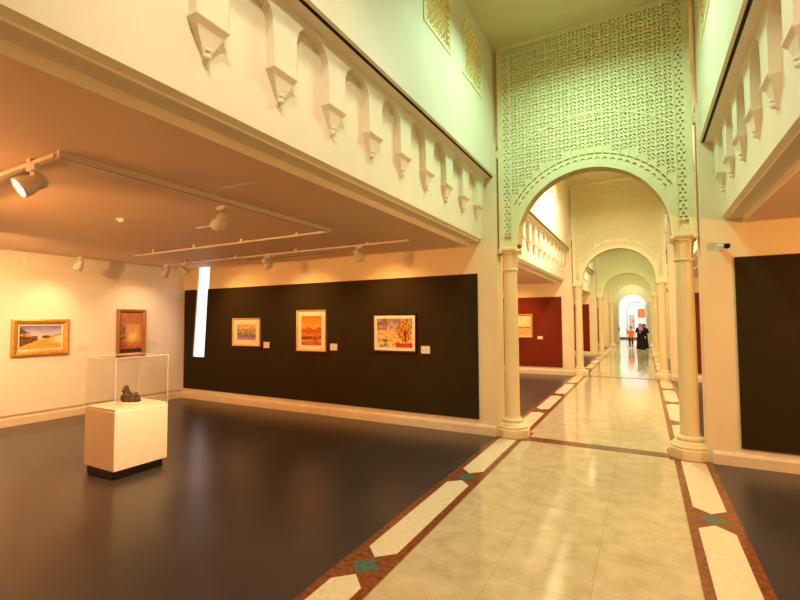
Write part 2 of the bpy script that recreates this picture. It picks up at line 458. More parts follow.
# left gallery wall: white display lining below, blocked arch moulding above
b = MB().box(LW+.001, LW+.05, YB+.3, YW-.02, .20, 2.635)
b.build('wall_left_lining', M['whitewall'], kind='structure')
b = MB()
def blocked_arch(ya, yb_):
    r = .30; z0, z1 = 2.78, 3.6
    pts = [(ya-.1, z1), (ya, 3.15)]
    pts += [(ya+.02+r*(1-math.cos(t))*.5, 2.78+r-r*math.sin(t)) for t in [PI/2*j/6 for j in range(7)]]
    pts += [(yb_-.02-r*(1-math.cos(t))*.5, 2.78+r-r*math.sin(t)) for t in [PI/2*(6-j)/6 for j in range(7)]]
    pts += [(yb_, 3.15)]
    return pts
for (ya, yb_) in ((3.75, 6.25), (-.5, 2.6)):
    pts = [(ya, 3.12)]+blocked_arch(ya, yb_)[2:-1]+[(yb_, 3.12)]
    b.prism(pts, lambda u, v, a: (a, u, v), LW+.002, LW+.03)
b.build('trim_1', M['plaster'], kind='structure')

# ------------------------------------------------------------------ carved screens and columns
def hole_cell(w, h, holes):
    """triangles of a w x h rectangle with holes (outlines), local centre 0,0"""
    outer = [(-w/2,-h/2),(w/2,-h/2),(w/2,h/2),(-w/2,h/2)]
    loops = [[Vector((x,y,0)) for x, y in outer]]+[[Vector((x,y,0)) for x, y in H] for H in holes]
    tris = tessellate_polygon(loops)
    pts = outer+[p for H in holes for p in H]
    return pts, [tuple(t) for t in tris], holes
def add_cell(mb, cell, cx, cz, y0, y1, mirror=1):
    pts, tris, holes = cell
    vs = [(cx+mirror*p[0], y0, cz+p[1]) for p in pts]
    mb.add(vs, tris)
    for H in holes:
        n = len(H)
        v2 = [(cx+mirror*p[0], y0, cz+p[1]) for p in H]+[(cx+mirror*p[0], y1, cz+p[1]) for p in H]
        mb.add(v2, [(i, (i+1) % n, n+(i+1) % n, n+i) for i in range(n)])
SC0, SCR, SR = 3.06, 1.05, 1.335     # arch centre height, arch radius, screen half width
def make_screen(lab):
    ZT_ = ZN-.002
    root = empty('carved_screen', (CX, 7.06, 3.0))
    tag(root, lab, 'screen', 'carved arch screens along the corridor')
    Z0 = -3.0
    fn = lambda u, v, a: (u, a, v+Z0)
    arc = [(-SCR*math.cos(t), SC0+SCR*math.sin(t)) for t in [PI*j/48 for j in range(49)]]
    # back slab
    b = MB().prism([(-SR,3.0),(-SCR,3.0)]+arc+[(SCR,3.0),(SR,3.0),(SR,ZT_),(-SR,ZT_)], fn, .034, .23)
    b.build('back_slab', M['stucco'], root)
    # frame: side posts, head strip
    b = MB()
    for s in (-1, 1):
        b.prism([(s*SR,3.0),(s*(SR-.075),3.0),(s*(SR-.075),ZT_),(s*SR,ZT_)], fn, -.012, .055)
        b.prism([(s*1.142,3.0),(s*1.128,3.0),(s*1.128,ZN-.07),(s*1.142,ZN-.07)], fn, -.012, .055)
        b.prism([(s*SR,4.50),(s*(SR+.0345),4.50),(s*(SR+.0345),4.63),(s*SR,4.63)], fn, .0, .09)   # tie bar to the pier
    b.prism([(-SR+.075,ZN-.07),(SR-.075,ZN-.07),(SR-.075,ZT_),(-SR+.075,ZT_)], fn, -.012, .055)
    for s in (-1, 1):
        b.prism([(s*1.128,3.0),(s*(SR-.075),3.0),(s*(SR-.075),3.10),(s*1.128,3.10)], fn, 0, .055)
    b.build('border', M['stucco'], root)
    # archivolt
    ro = 1.128
    oarc = [(ro*math.cos(t), SC0+ro*math.sin(t)) for t in [PI*j/48 for j in range(49)]]
    b = MB().prism([(-SCR,3.0)]+arc+[(SCR,3.0),(1.128,3.0),(1.128,SC0)]+oarc[1:-1]+[(-1.128,SC0),(-1.128,3.0)], fn, -.014, .23)
    def ring(r0, r1, t0, t1, y0, y1, n=40):
        a = [(r0*math.cos(t0+(t1-t0)*j/n), SC0+r0*math.sin(t0+(t1-t0)*j/n)) for j in range(n+1)]
        c = [(r1*math.cos(t0+(t1-t0)*j/n), SC0+r1*math.sin(t0+(t1-t0)*j/n)) for j in range(n, -1, -1)]
        b.prism(a+c, fn, y0, y1)
    a2 = math.acos(1.125/1.86)
    ring(1.85, 1.872, a2, PI-a2, -.010, .055)
    b.build('archivolt', M['stucco'], root)
    # pierced lattice: ribbed columns of paired leaf holes
    w, h = 2.256/20, .11
    leaf = lambda x, y, sx, a, b_: [(x+sx*p, y+q) for p, q in ((-a,-b_),(-a*.2,-b_*.8),(a,b_*.3),(a*.7,b_),(-a*.3,b_*.5),(-a*1.1,-b_*.1))]
    H1 = [leaf(-.026,.025,1,.020,.021), leaf(.026,.025,-1,.020,.021), leaf(-.028,-.028,-1,.015,.016), leaf(.028,-.028,1,.015,.016), [(-.009,-.014),(0,-.026),(.009,-.014),(0,.004)]]
    cA = hole_cell(w, h, H1)
    wm, hm = SR-.075-1.142, .11
    def pet(a, r0=.012, r1=.050, wd=.017):
        ca, sa = math.cos(a), math.sin(a)
        q = [(r0,0),((r0+r1)/2,-wd),(r1,-wd*.5),(r1,wd*.5),((r0+r1)/2,wd)]
        return [(x*ca-y*sa, x*sa+y*ca) for x, y in q]
    cB = hole_cell(wm, hm, [pet(PI/2), pet(PI*7/6), pet(-PI/6)])
    b = MB()
    RB = 1.285                       # pierced band round the arch
    nrow = int((ZN-.07-3.1)/h)
    top = ZN-.07
    for j in range(nrow+1):
        cz = top-h/2-j*h
        if cz-h/2 < SC0: continue
        for i in range(20):
            cx = -1.128+w*(i+.5)
            d = math.hypot(max(abs(cx)-w/2, 0), cz-h/2-SC0)      # nearest corner
            if d < RB-.02:
                far = math.hypot(abs(cx)+w/2, cz+h/2-SC0)
                if far > RB:          # spandrel filler: clip the plain cell to the outside of the band
                    pts = []
                    q = [(cx-w/2,cz-h/2),(cx+w/2,cz-h/2),(cx+w/2,cz+h/2),(cx-w/2,cz+h/2)]
                    g = lambda P: math.hypot(P[0], P[1]-SC0)-RB+.012
                    for m_ in range(4):
                        A_, B_ = q[m_], q[(m_+1) % 4]
                        if g(A_) > 0: pts.append(A_)
                        if g(A_)*g(B_) < 0:
                            t_ = g(A_)/(g(A_)-g(B_)); pts.append((A_[0]+(B_[0]-A_[0])*t_, A_[1]+(B_[1]-A_[1])*t_))
                    if len(pts) > 2: b.add([(p[0], .002, p[1]+Z0) for p in pts], [tuple(range(len(pts)))])
                continue
            add_cell(b, cA, cx, cz+Z0, 0, .034)
    for i in range(1, 20):            # ribs
        cx = -1.128+w*i
        zb_ = SC0+(math.sqrt(max(RB**2-cx*cx, 0)) if abs(cx) < RB else 0)
        b.prism([(cx-.008,zb_),(cx+.008,zb_),(cx+.008,top),(cx-.008,top)], fn, -.012, .004)
    # ring of dashes and crescents, clipped at the side borders
    ncell = 36; da = PI/ncell; r0_, r1_ = 1.12, RB
    dash = [(-.042,1.238),(.042,1.238),(.042,1.262),(-.042,1.262)]
    cres = [(-.036,1.158),(-.018,1.176),(.018,1.176),(.036,1.158),(.028,1.186),(.010,1.197),(-.010,1.197),(-.028,1.186)]
    for i in range(ncell):
        t0 = da*i; tm = t0+da/2
        def pol(x, r): return (r*math.cos(tm-x/1.2), SC0+r*math.sin(tm-x/1.2))
        hw_ = da/2*1.2
        outer = [(-hw_,r0_),(hw_,r0_),(hw_,r1_),(-hw_,r1_)]
        if max(abs(pol(x, r)[0]) for x, r in outer) > 1.135:
            q = [pol(x, r) for x, r in outer]
            lim = lambda P: 1.13-abs(P[0])
            pts = []
            for m_ in range(4):
                A_, B_ = q[m_], q[(m_+1) % 4]
                if lim(A_) > 0: pts.append(A_)
                if lim(A_)*lim(B_) < 0:
                    t_ = lim(A_)/(lim(A_)-lim(B_)); pts.append((A_[0]+(B_[0]-A_[0])*t_, A_[1]+(B_[1]-A_[1])*t_))
            if len(pts) > 2: b.add([(p[0], -.001, p[1]+Z0) for p in pts], [tuple(range(len(pts)))])
            continue
        loops = [outer, dash, cres]
        tr = tessellate_polygon([[Vector((x, r, 0)) for x, r in Lp] for Lp in loops])
        fl = [pol(x, r) for Lp in loops for x, r in Lp]
        b.add([(p[0], -.004, p[1]+Z0) for p in fl], [tuple(t) for t in tr])
        for Lp in (dash, cres):
            n_ = len(Lp); pp = [pol(x, r) for x, r in Lp]
            b.add([(p[0], -.004, p[1]+Z0) for p in pp]+[(p[0], .034, p[1]+Z0) for p in pp], [(m_, (m_+1) % n_, n_+(m_+1) % n_, n_+m_) for m_ in range(n_)])
    j = 0
    z = top-hm/2
    while z-hm/2 > 3.08:
        for s in (-1, 1): add_cell(b, cB, s*(1.142+wm/2), z+Z0, 0, .034, s)
        z -= hm
    b.build('pierced_lattice', M['stucco'], root)
    return root
scr = make_screen('tall pierced plaster screen over the nearest corridor arch')
for k, words in ((1, 'second'), (2, 'third'), (3, 'fourth')):
    o = copy_tree(scr); o.location.y = 7.06+PITCH*k
    o['label'] = 'pierced plaster screen over the %s corridor arch from the front' % words

def make_column():
    root = empty('column', (0,0,0))
    b = MB()
    o8 = .245/math.cos(PI/8)
    b.lathe([(o8,0),(o8,.12),(o8-.02,.135)], 8, start=PI/8, smooth=False)
    b.build('plinth', M['column'], root)
    b = MB().lathe([(.228,.135),(.236,.147),(.234,.163),(.216,.176),(.205,.179),(.203,.190),(.190,.203),(.168,.210),(.158,.219),(.152,.230),(.156,.238),(.162,.246),(.160,.262),(.146,.271),(.136,.275),(.122,.292)], 32)
    b.build('base_moulding', M['column'], root)
    b = MB().lathe([(.122,.288),(.1135,.35),(.112,1.5),(.106,2.64)], 32)
    b.build('shaft', M['column'], root)
    b = MB().lathe([(.106,2.63),(.122,2.64),(.124,2.655),(.118,2.668),(.108,2.672)], 32)
    n = 40
    b.lathe([(.109,2.67),(.112,2.76),(.122,2.86),(.126,2.90)], n, flute=.07, smooth=False)
    b.lathe([(.118,2.895),(.138,2.905),(.138,2.925),(.12,2.93)], 32)
    b.build('capital', M['column'], root)
    b = MB()
    b.cbox(-.155,.155,-.155,.155,2.955,3.0,.006)
    for sx in (-1,1):
        for sy in (-1,1):
            b.lathe([(.012,-.028),(.030,-.022),(.034,0),(.030,.024),(.02,.03)], 10, c=(sx*.132,sy*.132,2.945))
    b.cbox(-.135,.135,-.135,.135,2.925,2.958,.01)
    b.build('abacus', M['column'], root)
    return root
colp = make_column(); first = True
names = ['nearest', 'second nearest', 'third nearest', 'farthest']
for k in range(NB):
    for x, sd in ((-1.885, 'left'), (.505, 'right')):
        o = colp if first else copy_tree(colp); first = False
        o.location = (x, 7.06+PITCH*k+.115, 0)
        tag(o, 'cream column with fluted capital, %s on the %s side of the corridor' % (names[k], sd), 'column', 'columns under the arch screens')

# ------------------------------------------------------------------ far end: arched wall and white room
def end_wall():
    b = MB(); y = YEND
    cx, r, zs = -.75, .93, 2.83
    arc = [(cx-r*math.cos(t), zs+r*math.sin(t)) for t in [PI*j/32 for j in range(33)]]
    b.prism([(LW,0),(cx-r,0)]+arc+[(cx+r,0),(RW,0),(RW,6.5),(LW,6.5)], lambda u, v, a: (u, a, v), y, y+.5)
    o = b.build('wall_end', M['stucco'], kind='structure')
    b = MB()
    oa = [(cx+(r+.14)*math.cos(t), zs+(r+.14)*math.sin(t)) for t in [PI*j/32 for j in range(33)]]
    b.prism([(cx-r,0.2)]+arc+[(cx+r,.2),(cx+r+.14,.2)]+oa+[(cx-r-.14,.2)], lambda u, v, a: (u, a, v), y-.03, y)
    for s in (-1, 1):
        b.box(cx+s*r-.13, cx+s*r+.13, y-.06, y+.12, zs-.05, zs+.06)
        b.box(cx+s*(r+.10)-.16, cx+s*(r+.10)+.16, y-.06, y, 0, .28)
    b.build('trim_2', M['stucco'], kind='structure')
end_wall()
b = MB().box(-4,3,Y1-.5,Y1-.3,0,5)
b.build('wall_end_room', M['whiteroom'], kind='structure')
MB().box(-4.2,-4,YEND+.5,Y1,0,5).box(3,3.2,YEND+.5,Y1,0,5).build('wall_side_room', M['whiteroom'], kind='structure')
MB().box(-4.2,3.2,YEND+.5,Y1,5,5.2).build('ceiling_room', M['whiteroom'], kind='structure')
b = MB(); cx, zs, r, yy = -.57, 2.62, .74, Y1-.5
ia = [(cx-r*math.cos(t), zs+r*math.sin(t)) for t in [PI*j/24 for j in range(25)]]
oa = [(cx+(r+.07)*math.cos(t), zs+(r+.07)*math.sin(t)) for t in [PI*j/24 for j in range(25)]]
b.prism([(cx-r,.1)]+ia+[(cx+r,.1),(cx+r+.07,.1)]+oa+[(cx-r-.07,.1)], lambda u, v, a: (u, a, v), yy-.06, yy)
b.build('trim_3', M['greytrim'], kind='structure')
MB().box(-4, 3, yy-.03, yy, 0, .16).build('baseboard_end', M['darkwood'], kind='structure')
o = MB().cbox(-.46,.12,yy-.07,yy-.03,2.0,2.75,.01).build('wall_banner', M['orange'])
tag(o, 'orange banner hanging on the white wall beyond the end arch', 'banner')
# grey directory board between the arch jambs, mounted figures as pale grey bars
t = empty('notice_board', (-.95, yy-.03, 1.5)); tag(t, 'pale grey notice board with an orange patch behind the boy', 'notice board')
MB().cbox(-.22,.22,-.03,0,-.55,.75,.01).build('board', M['greytrim'], t)
MB().box(.02,.18,-.036,-.028,-.02,.26).build('picture', M['orange'], t)
t = empty('wall_device', (-1.72, YEND-.03, 1.05))
tag(t, 'small black wall device on the left jamb of the end arch', 'wall device')
MB().cbox(.0,.07,-.03,.0,-.16,.16,.008).build('plate', M['cam_black'], t)
MB().cbox(.01,.12,-.06,-.03,.02,.06,.006).build('handle', M['cam_black'], t)

# ------------------------------------------------------------------ display case with carving
t = empty('display_case', (-5.765, 3.30, 0))
tag(t, 'white pedestal display case with glass cover on the dark gallery floor', 'display case')
hx, hy = .325, .33
MB().cbox(-.275,.30,-.322,.292,0,.105,.012).build('plinth_base', M['blackbase'], t)
MB().cbox(-hx,hx,-hy,hy,.10,.785,.004).build('body', M['laminate'], t)
MB().cbox(-hx+.012,hx-.012,-hy+.012,hy-.012,.785,.815,.003).build('deck', M['laminate'], t)
gx, gy, g0, g1, th = hx-.005, hy-.005, .785, 1.418, .006
gc = MB()
gc.box(-gx,gx,-gy,gy,g1-th,g1)
gc = gc.build('glass_cover', M['glass'], t)
for (x0,x1,y0,y1) in ((-gx,gx,-gy,-gy+th),(-gx,gx,gy-th,gy),(-gx,-gx+th,-gy+th,gy-th),(gx-th,gx,-gy+th,gy-th)):
    MB().box(x0,x1,y0,y1,g0,g1-th).build('pane', M['glass'], gc)
e = MB(); q = .002
for sx in (-1,1):
    for sy in (-1,1): e.box(sx*gx-q,sx*gx+q,sy*gy-q,sy*gy+q,g0,g1)
for s in (-1,1):
    e.box(-gx,gx,s*gy-q,s*gy+q,g1-q,g1+q); e.box(s*gx-q,s*gx+q,-gy,gy,g1-q,g1+q)
e.build('glass_edge', M['glassedge'], gc)
o = MB().lathe([(.13,0),(.148,.006),(.15,.012),(.147,.018),(.10,.018),(.02,.018)], 40, c=(-5.74,3.32,.815)).build('round_dish', M['dish'])
tag(o, 'pale round dish under the dark carving in the glass case', 'dish')
def carving():
    bm = bmesh.new(); random.seed(3)
    blobs = [(-.055,0,.05,.05),(-.06,.01,.10,.042),(-.055,-.01,.145,.03),(-.09,.0,.04,.036),(0,0,.035,.04),(.05,.01,.04,.042),(.085,0,.045,.036),(.11,.0,.02,.026),(-.02,.02,.075,.03),(.03,-.02,.07,.026),(-.075,-.03,.12,.022),(.06,.03,.075,.024),(.02,0,.015,.05),(-.05,0,.015,.05),(.08,0,.015,.04)]
    for x, y, z, r in blobs:
        bmesh.ops.create_icosphere(bm, subdivisions=3, radius=r, matrix=Matrix.Translation((x,y,z)))
    me = bpy.data.meshes.new('carving'); bm.to_mesh(me); bm.free()
    o = bpy.data.objects.new('carving', me); COL.objects.link(o)
    r = o.modifiers.new('r', 'REMESH'); r.mode = 'VOXEL'; r.voxel_size = .006
    dg = bpy.context.evaluated_depsgraph_get(); dg.update()
    m2 = bpy.data.meshes.new_from_object(o.evaluated_get(dg)); o.modifiers.clear(); o.data = m2
    for v in m2.vertices:
        n = mnoise.noise(v.co*38)*.010+mnoise.noise(v.co*90)*.005
        v.co += v.normal*n
        if v.co.z < .0: v.co.z = 0
    m2.materials.clear(); m2.materials.append(M['bronze'])
    for p in m2.polygons: p.use_smooth = True
    o.location = (-5.74, 3.32, .835); o.rotation_euler = (0,0,math.radians(30)); o.scale = (.95,.95,1.2)
    tag(o, 'small lumpy dark brown carving on the dish in the glass case', 'sculpture')
carving()

# ------------------------------------------------------------------ paintings
def nz(u, v, s, o=0.): return mnoise.noise(Vector((u*s+o, v*s-o, o)))
def mixc(a, b, t):
    t = max(0, min(1, t)); return tuple(a[i]*(1-t)+b[i]*t for i in range(3))
def sm(a, b, x):
    t = max(0, min(1, (x-a)/(b-a))); return t*t*(3-2*t)
def p_street(u, v):     # village street, trees, houses
    c = mixc(lin(232,205,195), lin(118,122,186), sm(.48,1,v)+nz(u,v,5)*.18)
    if v < .42+.02*nz(u,0,8): c = mixc(lin(236,190,85), lin(196,146,60), .5+nz(u*2,v*6,6,2))
    if u < .42 and .12+.62*u < v < .60-.32*u+.03*nz(u,v,10,3):
        c = mixc(lin(74,40,24), lin(150,84,42), .45+nz(u*3,v*.7,10,1)+.3*math.sin(u*95))
    if u < .44 and .60-.32*u < v < .72-.50*u: c = mixc(lin(214,150,80), lin(170,110,60), .5+nz(u,v,12,4))
    if u < .24 and v > .66+.05*nz(u,v,14) and v < .97-1.1*u+.1*nz(u,v,10,5): c = mixc(lin(44,54,22), lin(110,104,40), .5+nz(u,v,20,7))
    if u > .62 and .22+.40*(1-u) < v < .44+.42*(u-.62): c = mixc(lin(230,170,75), lin(232,216,170), sm(.72,.90,u)+.6*nz(u,v,9))
    if u > .62 and .44+.42*(u-.62) < v < .49+.48*(u-.62): c = lin(205,140,60)
    if (u-.62)**2*2+(v-.52)**2*5 < .020+.008*nz(u,v,12): c = mixc(lin(70,60,35), lin(125,100,50), .5+nz(u,v,22,7))
    if (u-.36)**2*3+(v-.52)**2*5 < .016: c = mixc(lin(95,70,40), lin(150,115,60), .5+nz(u,v,22,8))
    return c
def p_glow(u, v):       # warm interior with a bright patch
    c = mixc(lin(222,152,100), lin(184,112,66), .5+nz(u*2,v,7))
    c = mixc(c, lin(250,220,120), math.exp(-((u-.6)**2/.08+(v-.40)**2/.045))*1.0*(.8+.6*nz(u,v,11,6)))
    c = mixc(c, lin(215,150,130), math.exp(-((u-.45)**2/.05+(v-.62)**2/.01)))
    if v > .72: c = mixc(c, lin(170,95,50), .6)
    if u < .25 and v < .7: c = mixc(c, lin(90,60,70), .55+nz(u,v,15))
    if v < .10: c = mixc(lin(40,25,35), lin(90,50,40), .5+nz(u*3,v,9))
    elif v < .26: c = mixc(c, lin(190,80,20), .6+nz(u*2,v*3,8))
    return c
def p_pond(u, v):       # flowery pond
    c = mixc(lin(235,205,150), lin(190,140,110), .5+nz(u,v,6))
    if v < .72: c = mixc(lin(205,160,50), lin(90,80,40), .45+1.2*nz(u,v,13,2))
    if nz(u,v,17,9) > .25: c = lin(235,215,160)
    if v < .40: c = mixc(lin(90,65,140), lin(170,140,190), .5+1.1*nz(u*1.2,v*3,9,4))
    if v < .14: c = mixc(c, lin(210,180,180), .4)
    return c
def p_desert(u, v):     # orange desert hills
    c = mixc(lin(245,170,45), lin(225,120,25), sm(.55,1,v)+nz(u*.7,v*2,6)*.5)
    if v < .58+.09*nz(u,0,4,1): c = mixc(lin(205,100,25), lin(165,70,20), .5+nz(u,v*3,7))
    if v < .42+.03*nz(u,0,5,5): c = mixc(lin(235,150,45), lin(190,85,20), .5+1.2*nz(u*.7,v*7,5,3))
    if .22 < v < .30+.02*nz(u,1,6): c = mixc(c, lin(90,30,15), .75+nz(u,v,10))
    if v < .12: c = mixc(c, lin(120,45,15), .4)
    return c
def p_tree(u, v):       # bright landscape with a tall tree to the right
    c = mixc(lin(225,190,120), lin(130,120,150), sm(.45,.95,v)+.8*nz(u*1.5,v,7))
    if u < .3 and v > .6: c = mixc(c, lin(120,80,110), .6+nz(u,v,9))
    if v < .48+.05*nz(u,0,6): c = mixc(lin(225,140,60), lin(240,215,150), .5+1.2*nz(u,v*1.5,9,2))
    if v < .30 and u < .35: c = mixc(lin(110,115,50), lin(230,215,160), .5+1.3*nz(u,v,10,6))
    if v < .16 and u > .55: c = mixc(lin(215,60,20), lin(70,30,40), .5+1.3*nz(u,v,8,3))
    d = (u-.78)**2/.045+(v-.6)**2/.16
    if d < 1+.5*nz(u,v,9,8): c = mixc(lin(120,55,30), lin(225,160,50), .5+1.5*nz(u*1.4,v*.8,18,4))
    if abs(u-.80) < .02 and .2 < v < .6: c = lin(70,30,20)
    return c
def p_pale(u, v):
    c = mixc(lin(250,235,200), lin(240,205,150), .5+nz(u,v*2,5))
    if v < .45: c = mixc(lin(245,205,140), lin(200,140,90), .5+nz(u,v*4,7,2))
    if abs(v-.42-.05*nz(u,0,5)) < .03: c = lin(120,100,80)
    return c
def painting(loc, rz, w, h, fw, mw, fm, fn, lab, depth=.045, slip=None, name='framed_painting'):
    """centre of the back on the wall; local -Y faces the room"""
    t = empty(name, loc, rz); tag(t, lab, 'painting')
    b = MB()
    o = [(-w/2,-h/2),(w/2,-h/2),(w/2,h/2),(-w/2,h/2)]
    prof = [(0,0),(0,-depth*.8),(fw*.25,-depth),(fw*.55,-depth*.9),(fw*.8,-depth*.72),(fw,-depth*.5),(fw,0)]
    for i in range(4):
        p, q = o[i], o[(i+1) % 4]
        sp = lambda P, d: (P[0]-math.copysign(d, P[0]), P[1]-math.copysign(d, P[1]))
        vs = [(sp(p,d)[0], y, sp(p,d)[1]) for d, y in prof]+[(sp(q,d)[0], y, sp(q,d)[1]) for d, y in prof]
        n = len(prof)
        b.add(vs, [(j, j+1, n+j+1, n+j) for j in range(n-1)])
    b.build('frame', fm, t)
    iw, ih = w-2*fw, h-2*fw
    if mw:
        b = MB()
        a = [(-iw/2-.004,-ih/2-.004),(iw/2+.004,-ih/2-.004),(iw/2+.004,ih/2+.004),(-iw/2-.004,ih/2+.004)]; c = [(-iw/2+mw,-ih/2+mw),(iw/2-mw,-ih/2+mw),(iw/2-mw,ih/2-mw),(-iw/2+mw,ih/2-mw)]
        y0 = -depth*.42
        for i in range(4):
            j = (i+1) % 4
            b.add([(a[i][0],y0,a[i][1]),(a[j][0],y0,a[j][1]),(c[j][0],y0,c[j][1]),(c[i][0],y0,c[i][1]),(c[j][0],y0+.006,c[j][1]),(c[i][0],y0+.006,c[i][1])], [(0,1,2,3),(3,2,4,5)])
        b.build('mount', slip or M['card_mat'], t)
        iw -= 2*mw; ih -= 2*mw
    nx, ny = 72, 54
    b = MB()
    vs = [(-iw/2-.003+(iw+.006)*i/nx, -depth*.3, -ih/2-.003+(ih+.006)*j/ny) for j in range(ny+1) for i in range(nx+1)]
    b.add(vs, [(j*(nx+1)+i, j*(nx+1)+i+1, (j+1)*(nx+1)+i+1, (j+1)*(nx+1)+i) for j in range(ny) for i in range(nx)])
    cv = b.build('canvas', M['paint'], t)
    at = cv.data.color_attributes.new('paint', 'FLOAT_COLOR', 'POINT')
    for k in range(len(vs)):
        i = k % (nx+1); j = k//(nx+1)
        c = fn(i/nx, j/ny); at.data[k].color = (max(0,c[0]), max(0,c[1]), max(0,c[2]), 1)
    return t
def card(loc, rz, w, h, lab):
    t = empty('label_card', loc, rz); tag(t, lab, 'wall label', 'label cards beside the paintings')
    MB().cbox(-w/2,w/2,-.008,0,-h/2,h/2,.001).build('card', M['card'], t)
# dark board paintings (wall faces -Y)
yp = YW-.03
painting((-7.70,yp,1.605), 0, .86, .62, .035, .105, M['palegold'], p_pond, 'small painting of a purple pond in a pale gold frame, left on the dark panel')
painting((-5.86,yp,1.65), 0, .76, .83, .035, .085, M['palegold'], p_desert, 'orange desert painting in a pale gold frame, middle of the dark panel')
painting((-3.945,yp,1.62), 0, .90, .69, .03, .055, M['darkwood'], p_tree, 'colourful tree landscape in a dark frame, right on the dark panel')
for x, s in ((-7.10,'purple pond'),(-5.31,'orange desert'),(-3.33,'tree landscape')):
    card((x,yp,1.335), 0, .17, .13, 'pale card on the dark panel right of the %s painting' % s)
# left wall paintings (wall faces +X): local -Y -> world +X
xp = LW+.05
painting((xp,4.035,1.565), PI/2, .90, .68, .10, .02, M['gold'], p_street, 'village street painting in a wide gold frame on the pale left wall', depth=.07)
painting((xp,5.70,1.61), PI/2, .61, 1.02, .075, .0, M['wood'], p_glow, 'tall painting in a brown wooden frame above the display case', depth=.08)
card((xp,4.76,1.34), PI/2, .18, .12, 'pale card on the left wall beside the village street painting')
card((xp,6.22,1.36), PI/2, .18, .12, 'pale card on the left wall beside the tall brown framed painting')
# second bay, red wall
yr = YW+PITCH-.03
painting((-3.76,yr,1.63), 0, .82, .82, .07, .02, M['gold'], p_pale, 'gold framed pale landscape on the red panel behind the left column')
card((-3.11,yr,1.23), 0, .17, .10, 'pale card on the red panel beside the gold framed painting')
# third bay
card((-2.95,YW+2*PITCH-.03,1.5), 0, .2, .14, 'small pale card on the second red panel down the corridor')

# ------------------------------------------------------------------ lighting tracks, lamps, ceiling fittings
ZT = ZC-.002
def track(x0, y0, x1, y1, lab, nm='lighting_track'):
    t = empty(nm, ((x0+x1)/2, (y0+y1)/2, 3.05)); tag(t, lab, 'track')
    b = MB(); w = .018
    mx, my = t.location.x, t.location.y
    if abs(x1-x0) > abs(y1-y0):
        n = 2
        xs = [x0+(x1-x0)*i/n for i in range(n+1)]
        b.box(min(x0,x1)-mx, max(x0,x1)-mx, -w, w, -.017, .012)
        for i in range(1, 5):
            xx = x0+(x1-x0)*(i-.5)/4-mx
            MB().cbox(xx-.03, xx+.03, -w-.006, w+.006, -.012, zceil(xx+mx)-3.05+.001, .003).build('ceiling_clip', M['metal'], t)
    else:
        b.box(-w, w, min(y0,y1)-my, max(y0,y1)-my, -.017, zceil(mx)-3.05+.001)
        m = MB().box(-.006, .006, min(y0,y1)-my+.02, max(y0,y1)-my-.02, -.0175, -.0165)
        m.build('slot', M['black'], t)
    b.build('rail', M['metal'], t)
track(-3.66, 1.56, -3.66, 4.72, 'long white lighting track running away on the gallery ceiling')
track(-3.68, 1.56, -6.6, 1.56, 'white lighting track at the upper left holding the lit spotlight')
track(-3.68, 4.72, -8.1, 4.72, 'white lighting track across the ceiling meeting the long track')
track(-3.05, 5.85, -9.0, 5.85, 'white lighting track nearest the dark panel holding three spotlights')

def spotlight(px, py, aim, lab, lit=False, W=30, size=60, blend=.6, col=(1,.60,.27), z=3.034, dr=.135, light=True):
    """track head: adapter, stem, yoke, tapered body, lens; the lamp sits just inside the lens"""
    t = empty('track_spotlight', (px, py, z)); tag(t, lab, 'spotlight', 'spotlights on the gallery ceiling')
    MB().cbox(-.045,.085,-.022,.022,-.038,.002,.004).build('adapter', M['metal'], t)
    piv = Vector((0,0,-dr))
    MB().tube([(0,0,-.035),(0,0,-.06)], .011, 10).build('stem', M['metal'], t)
    d = (Vector(aim)-Vector((px,py,z))-piv).normalized()
    Q = d.to_track_quat('-Z', 'Y').to_matrix().to_4x4()
    T = Matrix.Translation(piv) @ Q @ Matrix.Scale(1.35, 4)
    side = Q.to_3x3() @ Vector((1,0,0))
    y = MB().tube([(0,0,-.055), Vector((0,0,-.066))+side*.072, piv+side*.080], .0065, 8).tube([(0,0,-.055), Vector((0,0,-.066))-side*.072, piv-side*.080], .0065, 8)
    y.build('yoke', M['metal'], t)
    b = MB().lathe([(.02,.075),(.034,.07),(.040,.045),(.042,.01),(.050,-.005),(.056,-.03),(.058,-.068),(.053,-.07),(.050,-.045)], 24)
    for i in range(3): b.lathe([(.044,.02+.014*i),(.0455,.023+.014*i),(.044,.027+.014*i)], 24)
    b.xf(T); b.build('housing', M['lampbody'], t)
    b = MB().lathe([(.0,-.052),(.050,-.052),(.050,-.056),(.0,-.058)] if False else [(.050,-.050),(.051,-.056),(.03,-.060),(.004,-.061)], 24); b.xf(T)
    b.build('lens', M['lens'] if lit else M['lens_dim'], t)
    if light:
        L = bpy.data.lights.new('spot_beam', 'SPOT'); L.energy = W; L.color = col; L.spot_size = math.radians(size); L.spot_blend = blend; L.shadow_soft_size = .03
        lo = bpy.data.objects.new('spot_beam', L); COL.objects.link(lo); lo.parent = t
        lo.matrix_local = Matrix.Translation(piv+d*.10) @ Q
    return t
WARM = (1, .50, .16)
spotlight(-4.04, 1.56, (-4.30, -.10, 1.75), 'glowing spotlight on the track at the upper left', lit=True, W=150, size=150, blend=1, col=WARM)
spotlight(-3.80, 3.08, (-5.9, 3.35, .9), 'spotlight with its back turned, alone on the long track, aimed at the display case', W=620, size=95, blend=1, col=(1,.64,.33), dr=.15)
spotlight(-9.05, 4.25, (-9.95, 4.05, 1.5), 'spotlight above the village street painting near the left wall', W=55, size=95, blend=1, col=(1,.56,.24))
spotlight(-8.84, 5.80, (-9.95, 5.75, 1.6), 'spotlight above the tall brown framed painting near the left wall', W=55, size=95, blend=1, col=(1,.60,.30))
spotlight(-8.32, 5.85, (-7.72, 6.97, 1.8), 'spotlight just left of the white window slit', W=95, size=105, blend=1, col=WARM)
